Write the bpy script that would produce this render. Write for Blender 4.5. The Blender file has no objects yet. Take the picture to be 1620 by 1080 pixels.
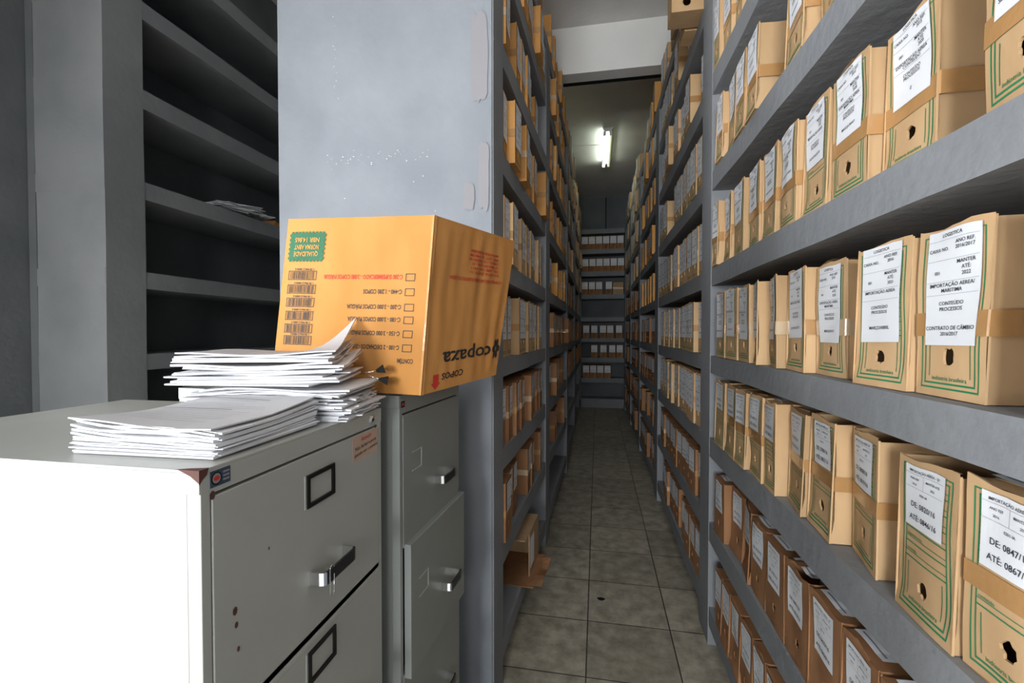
import bpy, bmesh, math, random
from mathutils import Vector, Matrix, noise
C = bpy.context.scene
COL = C.collection
PI = math.pi
CAM = 1.5            # camera height; shelf levels below are given relative to it

# ------------------------------------------------------------------ camera
cam = bpy.data.cameras.new('camera'); cam.lens = 16.0; cam.sensor_width = 36.0
cam.clip_start = 0.02
cam_o = bpy.data.objects.new('camera', cam); COL.objects.link(cam_o)
cam_o.location = (0, 0, CAM)
cam_o.rotation_euler = (math.radians(90 - 1.11), 0, math.radians(10.62))
C.camera = cam_o
# ------------------------------------------------------------------ world, lights, exposure
w = bpy.data.worlds.new('world'); C.world = w; w.use_nodes = True
w.node_tree.nodes['Background'].inputs[0].default_value = (0.62, 0.75, 1.0, 1)
w.node_tree.nodes['Background'].inputs[1].default_value = 0.6

def area(name, loc, target, sx, sy, power, col):
    l = bpy.data.lights.new(name, 'AREA'); l.shape = 'RECTANGLE'; l.size = sx; l.size_y = sy
    l.energy = power; l.color = col
    o = bpy.data.objects.new(name, l); COL.objects.link(o); o.location = loc
    d = Vector(target) - Vector(loc)
    o.rotation_euler = d.to_track_quat('-Z', 'Y').to_euler()
    return o
area('window_daylight', (-0.7, -3.9, 1.9), (-0.7, 2.0, 1.9), 1.1, 1.0, 195, (0.90, 0.95, 1.0))
area('window_daylight', (0.6, -3.9, 2.5), (0.6, 2.0, 2.3), 0.6, 0.9, 40, (0.98, 0.985, 1.0))
area('doorway_daylight', (-2.60, -0.05, 1.2), (0.5, -0.70, 1.35), 0.85, 1.7, 88, (0.90, 0.95, 1.0))
sl = bpy.data.lights.new('sun', 'SUN'); sl.energy = 45; sl.angle = 0.01; sl.color = (1.0, 0.96, 0.9)
so = bpy.data.objects.new('sun', sl); COL.objects.link(so); so.location = (-4, 0, 8)
so.rotation_euler = Vector((-0.12, 0.0, -1)).to_track_quat('-Z', 'Y').to_euler()      # steep sun on the yard outside the left door
vs = C.view_settings
vs.view_transform = 'Standard'; vs.look = 'None'; vs.exposure = 0.2; vs.gamma = 1.0; vs.use_curve_mapping = False

# ------------------------------------------------------------------ materials
def mat(name, col, rough=0.6, metal=0.0, spec=0.5):
    m = bpy.data.materials.new(name); m.use_nodes = True
    b = m.node_tree.nodes['Principled BSDF']
    b.inputs['Base Color'].default_value = (*col, 1); b.inputs['Roughness'].default_value = rough
    b.inputs['Metallic'].default_value = metal; b.inputs['Specular IOR Level'].default_value = spec
    return m
def N(m, t, **kw):
    n = m.node_tree.nodes.new(t)
    for k, v in kw.items(): setattr(n, k, v)
    return n
def L(m, a, b): m.node_tree.links.new(a, b)
def bsdf(m): return m.node_tree.nodes['Principled BSDF']
def mottle(m, c1, c2, scale=6.0, detail=6.0, lo=0.35, hi=0.65, coord='Object', stretch=None):
    tc = N(m, 'ShaderNodeTexCoord'); nz = N(m, 'ShaderNodeTexNoise')
    nz.inputs['Scale'].default_value = scale; nz.inputs['Detail'].default_value = detail
    src = tc.outputs[coord]
    if stretch:
        mp = N(m, 'ShaderNodeMapping'); mp.inputs['Scale'].default_value = stretch
        L(m, src, mp.inputs[0]); src = mp.outputs[0]
    L(m, src, nz.inputs['Vector'])
    r = N(m, 'ShaderNodeValToRGB')
    r.color_ramp.elements[0].position = lo; r.color_ramp.elements[0].color = (*c1, 1)
    r.color_ramp.elements[1].position = hi; r.color_ramp.elements[1].color = (*c2, 1)
    L(m, nz.outputs['Fac'], r.inputs['Fac'])
    return tc, r
def bump(m, tc, scale, strength, dist=0.003, detail=8, coord='Object'):
    nz = N(m, 'ShaderNodeTexNoise'); nz.inputs['Scale'].default_value = scale; nz.inputs['Detail'].default_value = detail
    L(m, tc.outputs[coord], nz.inputs['Vector'])
    bp = N(m, 'ShaderNodeBump'); bp.inputs['Strength'].default_value = strength; bp.inputs['Distance'].default_value = dist
    L(m, nz.outputs['Fac'], bp.inputs['Height']); L(m, bp.outputs[0], bsdf(m).inputs['Normal'])
    return bp
M = {}
def plaster(name, c1, c2, chips=False, b=0.5, scale=3.0):
    m = mat(name, c1, 0.75, spec=0.3)
    tc, r = mottle(m, c1, c2, scale)
    out = r.outputs[0]
    if chips:      # flaked paint: small pale chips
        n2 = N(m, 'ShaderNodeTexNoise'); n2.inputs['Scale'].default_value = 22; n2.inputs['Detail'].default_value = 3
        L(m, tc.outputs['Object'], n2.inputs['Vector'])
        n3 = N(m, 'ShaderNodeTexNoise'); n3.inputs['Scale'].default_value = 2.2
        L(m, tc.outputs['Object'], n3.inputs['Vector'])
        mu = N(m, 'ShaderNodeMath', operation='MULTIPLY'); L(m, n2.outputs['Fac'], mu.inputs[0]); L(m, n3.outputs['Fac'], mu.inputs[1])
        gt = N(m, 'ShaderNodeMath', operation='GREATER_THAN'); gt.inputs[1].default_value = 0.60; L(m, mu.outputs[0], gt.inputs[0])
        mx = N(m, 'ShaderNodeMix', data_type='RGBA'); L(m, gt.outputs[0], mx.inputs['Factor'])
        L(m, out, mx.inputs['A']); mx.inputs['B'].default_value = (0.62, 0.60, 0.58, 1); out = mx.outputs['Result']
    L(m, out, bsdf(m).inputs['Base Color'])
    bump(m, tc, 28, b, 0.006)
    return m
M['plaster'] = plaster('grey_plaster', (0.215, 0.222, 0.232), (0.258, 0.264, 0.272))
M['plaster_end'] = plaster('grey_plaster_end', (0.205, 0.218, 0.238), (0.25, 0.262, 0.282), chips=True, b=0.35)
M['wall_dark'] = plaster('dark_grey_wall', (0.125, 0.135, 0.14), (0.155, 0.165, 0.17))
M['ceiling'] = plaster('ceiling_plaster', (0.70, 0.685, 0.66), (0.77, 0.755, 0.73), b=0.4)
M['beam'] = plaster('beam_paint', (0.80, 0.78, 0.74), (0.84, 0.82, 0.78), b=0.15)
M['yard'] = plaster('yard_concrete', (0.36, 0.36, 0.37), (0.44, 0.44, 0.45))
M['black'] = mat('black_paint', (0.008, 0.008, 0.008), 0.6, spec=0.2)

def board_mat(name, c1, c2):
    m = mat(name, c1, 0.82, spec=0.25)
    tc, r = mottle(m, c1, c2, 9, 5, stretch=(1, 1, 0.35))
    oi = N(m, 'ShaderNodeObjectInfo')
    hs = N(m, 'ShaderNodeHueSaturation')
    mr = N(m, 'ShaderNodeMapRange'); mr.inputs['To Min'].default_value = 0.86; mr.inputs['To Max'].default_value = 1.1
    L(m, oi.outputs['Random'], mr.inputs['Value']); L(m, mr.outputs[0], hs.inputs['Value'])
    L(m, r.outputs[0], hs.inputs['Color']); L(m, hs.outputs[0], bsdf(m).inputs['Base Color'])
    wv = N(m, 'ShaderNodeTexWave', bands_direction='Y'); wv.inputs['Scale'].default_value = 90; wv.inputs['Distortion'].default_value = 1.0
    L(m, tc.outputs['Object'], wv.inputs['Vector'])
    nz = N(m, 'ShaderNodeTexNoise'); nz.inputs['Scale'].default_value = 14; L(m, tc.outputs['Object'], nz.inputs['Vector'])
    ad = N(m, 'ShaderNodeMath', operation='MULTIPLY_ADD'); L(m, wv.outputs['Fac'], ad.inputs[0]); ad.inputs[1].default_value = 0.015; L(m, nz.outputs['Fac'], ad.inputs[2])
    bp = N(m, 'ShaderNodeBump'); bp.inputs['Strength'].default_value = 0.5; bp.inputs['Distance'].default_value = 0.004
    L(m, ad.outputs[0], bp.inputs['Height']); L(m, bp.outputs[0], bsdf(m).inputs['Normal'])
    return m
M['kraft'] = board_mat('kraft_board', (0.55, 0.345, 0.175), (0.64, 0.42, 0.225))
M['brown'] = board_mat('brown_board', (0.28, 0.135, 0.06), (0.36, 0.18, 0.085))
M['orange'] = board_mat('orange_board', (0.62, 0.30, 0.085), (0.70, 0.36, 0.12))
M['carton'] = board_mat('orange_carton_board', (0.52, 0.225, 0.055), (0.58, 0.265, 0.075))
M['inner'] = board_mat('board_inside', (0.40, 0.26, 0.14), (0.48, 0.32, 0.18))
M['green'] = mat('green_print', (0.015, 0.22, 0.085), 0.7)
M['stamp'] = mat('green_stamp_print', (0.018, 0.12, 0.05), 0.7)
M['dgreen'] = mat('olive_print', (0.10, 0.135, 0.04), 0.7)
M['tape'] = mat('brown_tape', (0.47, 0.255, 0.10), 0.18, spec=0.7)
M['clear_tape'] = mat('clear_tape', (0.60, 0.44, 0.28), 0.10, spec=0.8)
M['carton_tape'] = mat('carton_tape', (0.60, 0.29, 0.09), 0.25, spec=0.6)
for k in ('tape', 'clear_tape', 'carton_tape'):
    tc = N(M[k], 'ShaderNodeTexCoord'); bump(M[k], tc, 45, 0.6, 0.002)
M['label'] = mat('white_label_paper', (0.80, 0.81, 0.83), 0.55)
M['ink'] = mat('label_ink', (0.025, 0.025, 0.035), 0.7)
M['ink_grey'] = mat('grey_ink', (0.25, 0.25, 0.27), 0.7)
M['red'] = mat('red_print', (0.55, 0.03, 0.02), 0.7)
M['blackprint'] = mat('black_print', (0.02, 0.018, 0.016), 0.6)
M['paper'] = mat('office_paper', (0.80, 0.80, 0.82), 0.6)
M['paper_grey'] = mat('recycled_paper', (0.60, 0.59, 0.60), 0.6)
def steel(name, col, rust=(0.13, 0.04, 0.02)):
    m = mat(name, col, 0.27, spec=0.5)
    tc, r = mottle(m, tuple(c * 0.93 for c in col), col, 4)
    n2 = N(m, 'ShaderNodeTexNoise'); n2.inputs['Scale'].default_value = 16; n2.inputs['Detail'].default_value = 4
    L(m, tc.outputs['Object'], n2.inputs['Vector'])
    gt = N(m, 'ShaderNodeMath', operation='GREATER_THAN'); gt.inputs[1].default_value = 0.765; L(m, n2.outputs['Fac'], gt.inputs[0])
    mx = N(m, 'ShaderNodeMix', data_type='RGBA'); L(m, gt.outputs[0], mx.inputs['Factor'])
    L(m, r.outputs[0], mx.inputs['A']); mx.inputs['B'].default_value = (*rust, 1)
    L(m, mx.outputs['Result'], bsdf(m).inputs['Base Color'])
    bump(m, tc, 3.0, 0.15, 0.004, detail=2)
    return m
M['steel'] = steel('painted_steel', (0.46, 0.46, 0.42))
M['steel2'] = steel('painted_steel_green', (0.27, 0.28, 0.262))
M['rust'] = mat('rust', (0.10, 0.035, 0.025), 0.8)
M['holder'] = mat('bronzed_frame', (0.022, 0.020, 0.018), 0.35, 0.6)
M['chrome'] = mat('chrome', (0.75, 0.76, 0.78), 0.12, 1.0)
M['grip'] = mat('dark_grip', (0.06, 0.06, 0.065), 0.3, 0.7)
M['void'] = mat('dark_gap', (0.02, 0.02, 0.02), 0.9)
M['sticker_blue'] = mat('dark_blue_sticker', (0.04, 0.06, 0.10), 0.4)
M['sticker_pink'] = mat('aged_note', (0.55, 0.38, 0.29), 0.6)
M['enamel'] = mat('white_enamel', (0.75, 0.74, 0.70), 0.4)
m = mat('lit_tube', (0.9, 1.0, 0.9), 0.4); bsdf(m).inputs['Emission Color'].default_value = (0.88, 1.0, 0.86, 1); bsdf(m).inputs['Emission Strength'].default_value = 16.0; M['lit'] = m
m = mat('dim_tube', (0.8, 0.85, 0.6), 0.4); bsdf(m).inputs['Emission Color'].default_value = (0.85, 0.95, 0.55, 1); bsdf(m).inputs['Emission Strength'].default_value = 0.35; M['dim'] = m

# floor tiles
m = mat('floor_tiles', (0.3, 0.29, 0.25), 0.45); M['floor'] = m
tc = N(m, 'ShaderNodeTexCoord'); sp = N(m, 'ShaderNodeSeparateXYZ'); L(m, tc.outputs['Object'], sp.inputs[0])
def joint(sock, off, pitch, half):
    a = N(m, 'ShaderNodeMath', operation='ADD'); a.inputs[1].default_value = off; L(m, sock, a.inputs[0])
    d = N(m, 'ShaderNodeMath', operation='DIVIDE'); d.inputs[1].default_value = pitch; L(m, a.outputs[0], d.inputs[0])
    f = N(m, 'ShaderNodeMath', operation='FRACT'); L(m, d.outputs[0], f.inputs[0])
    s = N(m, 'ShaderNodeMath', operation='SUBTRACT'); s.inputs[1].default_value = 0.5; L(m, f.outputs[0], s.inputs[0])
    ab = N(m, 'ShaderNodeMath', operation='ABSOLUTE'); L(m, s.outputs[0], ab.inputs[0])
    g = N(m, 'ShaderNodeMath', operation='GREATER_THAN'); g.inputs[1].default_value = 0.5 - half / pitch; L(m, ab.outputs[0], g.inputs[0])
    return g, d
gx, dx = joint(sp.outputs['X'], 10 * 0.409 + 0.044, 0.409, 0.0028)
gy, dy = joint(sp.outputs['Y'], 20 * 0.395 - 2.375, 0.395, 0.0028)
mxg = N(m, 'ShaderNodeMath', operation='MAXIMUM'); L(m, gx.outputs[0], mxg.inputs[0]); L(m, gy.outputs[0], mxg.inputs[1])
fx = N(m, 'ShaderNodeMath', operation='FLOOR'); L(m, dx.outputs[0], fx.inputs[0])
fy = N(m, 'ShaderNodeMath', operation='FLOOR'); L(m, dy.outputs[0], fy.inputs[0])
cb = N(m, 'ShaderNodeCombineXYZ'); L(m, fx.outputs[0], cb.inputs[0]); L(m, fy.outputs[0], cb.inputs[1])
wn = N(m, 'ShaderNodeTexWhiteNoise'); L(m, cb.outputs[0], wn.inputs['Vector'])
nz = N(m, 'ShaderNodeTexNoise'); nz.inputs['Scale'].default_value = 11; nz.inputs['Detail'].default_value = 7; nz.inputs['Roughness'].default_value = 0.65
L(m, tc.outputs['Object'], nz.inputs['Vector'])
r = N(m, 'ShaderNodeValToRGB'); r.color_ramp.elements[0].position = 0.36; r.color_ramp.elements[0].color = (0.225, 0.198, 0.15, 1)
r.color_ramp.elements[1].position = 0.66; r.color_ramp.elements[1].color = (0.43, 0.385, 0.305, 1); L(m, nz.outputs['Fac'], r.inputs['Fac'])
hs = N(m, 'ShaderNodeHueSaturation'); mr = N(m, 'ShaderNodeMapRange'); mr.inputs['To Min'].default_value = 0.85; mr.inputs['To Max'].default_value = 1.1
L(m, wn.outputs['Value'], mr.inputs['Value']); L(m, mr.outputs[0], hs.inputs['Value']); L(m, r.outputs[0], hs.inputs['Color'])
mx = N(m, 'ShaderNodeMix', data_type='RGBA'); L(m, mxg.outputs[0], mx.inputs['Factor']); L(m, hs.outputs[0], mx.inputs['A']); mx.inputs['B'].default_value = (0.03, 0.027, 0.022, 1)
L(m, mx.outputs['Result'], bsdf(m).inputs['Base Color'])
bp = N(m, 'ShaderNodeBump'); bp.invert = True; bp.inputs['Distance'].default_value = 0.003; L(m, mxg.outputs[0], bp.inputs['Height']); L(m, bp.outputs[0], bsdf(m).inputs['Normal'])

# ------------------------------------------------------------------ mesh helpers
class MB:
    def __init__(s): s.v = []; s.f = []; s.mi = []; s.mats = []; s.sm = []
    def m(s, k):
        if k not in s.mats: s.mats.append(k)
        return s.mats.index(k)
    def face(s, pts, k, smooth=False):
        b = len(s.v); s.v += [tuple(p) for p in pts]; s.f.append(tuple(range(b, b + len(pts)))); s.mi.append(s.m(k)); s.sm.append(smooth)
    def mesh(s, vs_, fs, k, smooth=False):
        b = len(s.v); s.v += [tuple(p) for p in vs_]; i = s.m(k)
        for f in fs: s.f.append(tuple(q + b for q in f)); s.mi.append(i); s.sm.append(smooth)
    def box(s, x0, x1, y0, y1, z0, z1, k):
        v = [(x, y, z) for x in (x0, x1) for y in (y0, y1) for z in (z0, z1)]
        s.mesh(v, [(0, 1, 3, 2), (4, 6, 7, 5), (0, 4, 5, 1), (2, 3, 7, 6), (0, 2, 6, 4), (1, 5, 7, 3)], k)
    def grid(s, fn, nu, nv, k, smooth=False):
        v = [fn(i / nu, j / nv) for j in range(nv + 1) for i in range(nu + 1)]
        f = [(j * (nu + 1) + i, j * (nu + 1) + i + 1, (j + 1) * (nu + 1) + i + 1, (j + 1) * (nu + 1) + i) for j in range(nv) for i in range(nu)]
        s.mesh(v, f, k, smooth)
    def tube(s, pts, r, k, n=8, caps=True):
        pts = [Vector(p) for p in pts]; rings = []
        for i, p in enumerate(pts):
            a = pts[max(i - 1, 0)]; b = pts[min(i + 1, len(pts) - 1)]; d = (b - a).normalized()
            u = d.cross(Vector((0, 0, 1)) if abs(d.z) < .95 else Vector((1, 0, 0))).normalized(); w_ = d.cross(u)
            rings.append([p + u * r * math.cos(2 * PI * q / n) + w_ * r * math.sin(2 * PI * q / n) for q in range(n)])
        v = [p for rg in rings for p in rg]; f = []
        for i in range(len(pts) - 1):
            for q in range(n): f.append((i * n + q, i * n + (q + 1) % n, (i + 1) * n + (q + 1) % n, (i + 1) * n + q))
        if caps: f.append(tuple(range(n))); f.append(tuple(range((len(pts) - 1) * n, len(pts) * n)))
        s.mesh(v, f, k, True)
    def text(s, txt, mapf, k, size, x, y, align='L'):
        g, wd = glyphs(txt, .006)
        ox = {'L': 0, 'C': -wd / 2, 'R': -wd}[align]
        s.mesh([mapf(x + (px + ox) * size, y + py * size) for px, py in g[0]], g[1], k)
    def build(s, name, parent=None, loc=(0, 0, 0), rz=0.0, bevel=0.0, merge=False):
        me = bpy.data.meshes.new(name); me.from_pydata(s.v, [], s.f)
        for k in s.mats: me.materials.append(M[k])
        me.polygons.foreach_set('material_index', s.mi); me.polygons.foreach_set('use_smooth', s.sm)
        if merge:
            bm = bmesh.new(); bm.from_mesh(me); bmesh.ops.remove_doubles(bm, verts=bm.verts, dist=1e-5)
            bmesh.ops.recalc_face_normals(bm, faces=bm.faces); bm.to_mesh(me); bm.free()
        me.update()
        return put(name, me, parent, loc, rz, bevel)
def put(name, me, parent=None, loc=(0, 0, 0), rz=0.0, bevel=0.0):
    o = bpy.data.objects.new(name, me); COL.objects.link(o); o.location = loc; o.rotation_euler = (0, 0, rz)
    if parent: o.parent = parent
    if bevel:
        b = o.modifiers.new('bevel', 'BEVEL'); b.width = bevel; b.segments = 2; b.limit_method = 'ANGLE'
    return o
_G = {}
def glyphs(txt, bold=0.0):
    key = (txt, bold)
    if key in _G: return _G[key]
    cu = bpy.data.curves.new('t', 'FONT'); cu.body = txt; cu.size = 1.0; cu.resolution_u = 2; cu.offset = bold
    ob = bpy.data.objects.new('t', cu); me = bpy.data.meshes.new_from_object(ob)
    v = [(p.co.x, p.co.y) for p in me.vertices]; f = [tuple(p.vertices) for p in me.polygons]
    bpy.data.objects.remove(ob); bpy.data.curves.remove(cu); bpy.data.meshes.remove(me)
    if v:
        x0 = min(p[0] for p in v); wd = max(p[0] for p in v) - x0; v = [(a - x0, b) for a, b in v]
    else: wd = 0
    _G[key] = ((v, f), wd); return _G[key]
def tag(o, label, cat, group=None):
    o['label'] = label; o['category'] = cat
    if group: o['group'] = group
    return o
def empty(name, loc, rz=0.0):
    o = bpy.data.objects.new(name, None); o.empty_display_size = 0.05; COL.objects.link(o); o.location = loc; o.rotation_euler = (0, 0, rz); return o
def struct(o): o['kind'] = 'structure'; return o

# ------------------------------------------------------------------ room shell
ZC = 2.78 + CAM
X0, X1, Y0, Y1 = -2.69, 0.98, -4.0, 9.62
b = MB(); b.box(X0 - .15, X1 + .15, Y0 - .15, Y1 + .15, -0.1, 0, 'floor'); struct(b.build('floor'))
b = MB(); b.box(-9, X0 - .15, -8, 4, -0.1, -.01, 'yard'); struct(b.build('ground'))
b = MB(); b.box(X0 - .15, X1 + .15, Y0 - .15, Y1 + .15, ZC, ZC + .12, 'ceiling'); struct(b.build('ceiling'))
b = MB(); b.box(X1, X1 + .15, Y0, Y1, 0, ZC, 'wall_dark'); struct(b.build('wall_right'))
b = MB()      # left wall with the doorway behind the camera
b.box(X0 - .15, X0, 0.7, Y1, 0, ZC, 'wall_dark'); b.box(X0 - .15, X0, -.8, -0.5, 0, ZC, 'wall_dark'); b.box(X0 - .15, X0, Y0, -3.2, 0, ZC, 'wall_dark'); b.box(X0 - .15, X0, -3.2, -.8, 2.4, ZC, 'wall_dark'); b.box(X0 - .15, X0, -0.5, 0.7, 2.2, ZC, 'wall_dark')
struct(b.build('wall_left'))
b = MB(); b.box(X0, X1, Y1, Y1 + .15, 0, ZC, 'wall_dark'); struct(b.build('wall_back'))
b = MB(); b.box(0.155, 0.175, Y1 - .006, Y1, 3.55, ZC, 'black'); struct(b.build('trim_1'))
b = MB()      # wall behind the camera with its window opening
b.box(X0, -1.35, Y0 - .15, Y0, 0, ZC, 'ceiling'); b.box(-.1, .25, Y0 - .15, Y0, 1.4, 2.8, 'ceiling'); b.box(0.95, X1, Y0 - .15, Y0, 1.4, 2.8, 'ceiling')
b.box(-1.35, X1, Y0 - .15, Y0, 0, 1.4, 'ceiling'); b.box(-1.35, X1, Y0 - .15, Y0, 2.8, ZC, 'ceiling'); struct(b.build('wall_near'))
b = MB(); b.box(X0, -1.15, -.75, -.6, 0, ZC, 'ceiling'); struct(b.build('wall_light_blocker'))  # unseen stub wall, added to shade the far left shelving's end face
b = MB(); b.box(X0, X1, 4.23, 4.38, CAM + 2.36, ZC, 'beam'); struct(b.build('trim_2'))
b = MB(); b.box(X0, X1, 4.381, 4.43, CAM + 2.355, CAM + 2.41, 'black'); struct(b.build('trim_3'))

# ------------------------------------------------------------------ masonry shelving
LV = [-1.315, -0.905, -0.498, -0.109, 0.305, 0.757, 1.215, 1.655, 2.05]       # top of each board
TH = [0.09, 0.09, 0.092, 0.080, 0.083, 0.088, 0.095, 0.09, 0.09]
def wob(p, amp=0.004, k=3.0):
    n = noise.noise_vector(Vector(p) * k); return (p[0] + n.x * amp, p[1] + n.y * amp, p[2] + n.z * amp)
def front_left(y):
    if y < 3.3: return -0.40 + (y - 1.73) * (0.05 / 1.57)
    if y < 4.9: return -0.35 + (y - 3.3) * 0.02
    return -0.318
def slab(mb, xf, xb, y0, y1, z0, z1, k, n=None):
    """plastered board: xf may be a function of y; edges slightly uneven"""
    n = n or max(2, int((y1 - y0) / 0.12))
    f = xf if callable(xf) else (lambda y: xf)
    def P(t, c):
        y = y0 + (y1 - y0) * t; X = f(y) if c[0] else xb
        p = wob((X, y, z1 if c[1] else z0)); return (p[0] if c[0] else xb, y, min(p[2], z1) if c[1] else p[2])
    cs = [(1, 1), (1, 0), (0, 0), (0, 1)]
    for i in range(4):
        c0, c1 = cs[i], cs[(i + 1) % 4]
        mb.grid(lambda u, v: P(u, c0 if v == 0 else c1), n, 1, k)
    for t in (0, 1): mb.face([P(t, c) for c in cs], k)
def shelving(name, label, xf, xb, y0, y1, posts, levels, back, end=None, cat='shelving', thk='plaster'):
    root = empty(name, ((xf(y0) if callable(xf) else xf) * .5 + xb * .5, y0, 0)); tag(root, label, cat)
    inv = Matrix.Translation(root.location).inverted()
    def fin(mb, nm):
        o = mb.build(nm); o.parent = root; o.matrix_parent_inverse = inv; return o
    f = xf if callable(xf) else (lambda y: xf)
    s = 1 if xb > f(y0) else -1
    for i in levels:
        mb = MB(); slab(mb, f, xb, y0, y1, CAM + LV[i] - TH[i], CAM + LV[i], thk); fin(mb, 'shelf_board')
    zt = CAM + LV[levels[-1]]
    for (a, c) in posts:
        mb = MB(); nz = 24
        def Q(u, v, a=a, c=c):
            z = v * zt; w3 = noise.noise(Vector((a, z * 1.5, 3))) * .005
            return (f(a + (c - a) * u) - s * 0.003, a + (c - a) * u + w3, z)
        mb.grid(Q, 1, nz, thk)
        mb.grid(lambda u, v: (f(a) - s * .003 + (xb - f(a)) * u, a + noise.noise(Vector((a, v * zt * 1.5, 3))) * .005, v * zt), 1, nz, thk)
        mb.grid(lambda u, v: (f(c) - s * .003 + (xb - f(c)) * u, c + noise.noise(Vector((a, v * zt * 1.5, 3))) * .005, v * zt), 1, nz, thk)
        mb.face([(f(a), a, zt), (f(c), c, zt), (xb, c, zt), (xb, a, zt)], thk)
        fin(mb, 'post')
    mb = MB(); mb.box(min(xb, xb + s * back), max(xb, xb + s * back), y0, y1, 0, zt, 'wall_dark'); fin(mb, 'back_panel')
    mb = MB(); mb.box(min(f(y0) + s * .10, xb), max(f(y0) + s * .10, xb), y0, y1, 0, 0.10, 'void') if False else slab(mb, lambda y: f(y) + s * .06, xb, y0, y1, 0, 0.09, thk); fin(mb, 'plinth')
    if end:
        mb = MB(); mb.grid(lambda u, v: (end[0] + (end[1] - end[0]) * u, end[2] + noise.noise(Vector((u * 3, v * 6, 9))) * .002, v * (ZC if end[3] else zt)), 12, 30, 'plaster_end')
        mb.grid(lambda u, v: (end[0] + (end[1] - end[0]) * u, end[2] + .12, v * zt), 1, 1, 'plaster_end'); fin(mb, 'end_wall')
    return root
RP = [(0.30, 0.48), (2.30, 2.49), (4.20, 4.42), (5.95, 6.15), (7.6, 7.8), (9.02, 9.19)]
LP = [(1.73, 1.885), (3.16, 3.35), (4.86, 5.05), (6.5, 6.7), (8.1, 8.3), (9.02, 9.19)]
FP = [(1.73, 1.92), (3.7, 3.9), (5.6, 5.8), (7.4, 7.6), (9.02, 9.19)]
ALL = list(range(9))
shelving('concrete_shelving', 'grey plastered shelving along the right side, packed with archive boxes', 0.53, 0.93, 0.30, 9.19, RP, ALL, 0.045)
shelving('concrete_shelving', 'grey plastered shelving along the left of the aisle, with boxes', front_left, -0.83, 1.73, 9.19, LP, ALL, 0.03)
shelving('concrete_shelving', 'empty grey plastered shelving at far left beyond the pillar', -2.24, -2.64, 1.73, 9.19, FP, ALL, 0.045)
# back of the middle unit, facing the left aisle
shelving('concrete_shelving', 'grey plastered shelving facing the left aisle, behind the broad end wall', -1.32, -0.895, 1.73, 9.19, LP, ALL, 0.03)
# broad end wall of the middle pair of shelvings
b = MB()
b.grid(lambda u, v: (-1.325 + 0.922 * u, 1.722 + noise.noise(Vector((u * 4, v * 8, 9))) * .002, v * (CAM + 2.05)), 14, 40, 'plaster_end')
b.grid(lambda u, v: (-1.325 + 0.922 * u, 1.729, v * (CAM + 2.05)), 1, 1, 'plaster_end')
b.face([(-1.325, 1.722, CAM + 2.05), (-.403, 1.722, CAM + 2.05), (-.403, 1.729, CAM + 2.05), (-1.325, 1.729, CAM + 2.05)], 'plaster_end')
for xx in (-1.325, -.403): b.face([(xx, 1.722, 0), (xx, 1.729, 0), (xx, 1.729, CAM + 2.05), (xx, 1.722, CAM + 2.05)], 'plaster_end')
M['patch'] = mat('pinkish_repaint', (0.238, 0.228, 0.236), 0.75)
M['fleck'] = mat('bare_plaster_fleck', (0.62, 0.60, 0.58), 0.8)
rp = random.Random(12)
for (x0, x1, z0, z1) in ((-.517, -.470, .475, .585), (-.457, -.412, .47, .745), (-.485, -.415, .88, 1.24)):      # touched-up paint
    n_ = 26; cx, cz = (x0 + x1) / 2, CAM + (z0 + z1) / 2
    pts = []
    for i in range(n_):
        a_ = 2 * PI * i / n_; c_, s_ = math.cos(a_), math.sin(a_); q_ = (abs(c_) ** 5 + abs(s_) ** 5) ** (-.2) * rp.uniform(.88, 1.02)
        pts.append((cx + (x1 - x0) / 2 * c_ * q_, 1.7185, cz + (z1 - z0) / 2 * s_ * q_))
    b.face(pts, 'patch')
def fleck(x, z, r): b.face([(x + r * rp.uniform(.6, 1.8) * math.cos(i * PI / 3), 1.7182, CAM + z + r * rp.uniform(.4, 1) * math.sin(i * PI / 3)) for i in range(6)], 'fleck')
for i in range(42): fleck(-1.10 + .46 * rp.random(), .715 + rp.gauss(0, .015) - .02 * rp.random(), rp.uniform(.0009, .003))
for i in range(14): fleck(-1.06 + rp.gauss(0, .006), .95 + .35 * rp.random(), rp.uniform(.0008, .0022))
for x, z in ((-.72, .60), (-.68, .62), (-1.02, .55), (-.9, .35), (-.63, .48)): fleck(x, z, .0025)
struct(b.build('wall_pillar'))
# back wall shelving
root = empty('concrete_shelving', (0.1, 9.2, 0)); tag(root, 'grey plastered shelving across the far end of the aisle', 'shelving')
for i in ALL:
    if i in (8,): z1 = CAM + 2.0
    b = MB(); b.box(-2.2, 0.52, 9.205, 9.575, CAM + LV[i] - TH[i], CAM + LV[i], 'plaster'); o = b.build('shelf_board', loc=(-.1, -9.2, 0)); o.parent = root
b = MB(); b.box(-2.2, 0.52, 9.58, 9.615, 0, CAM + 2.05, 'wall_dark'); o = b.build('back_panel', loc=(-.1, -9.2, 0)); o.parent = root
b = MB(); b.box(-2.2, 0.52, 9.25, 9.57, 0, CAM + LV[0] - .091, 'plaster'); o = b.build('plinth', loc=(-.1, -9.2, 0)); o.parent = root

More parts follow.
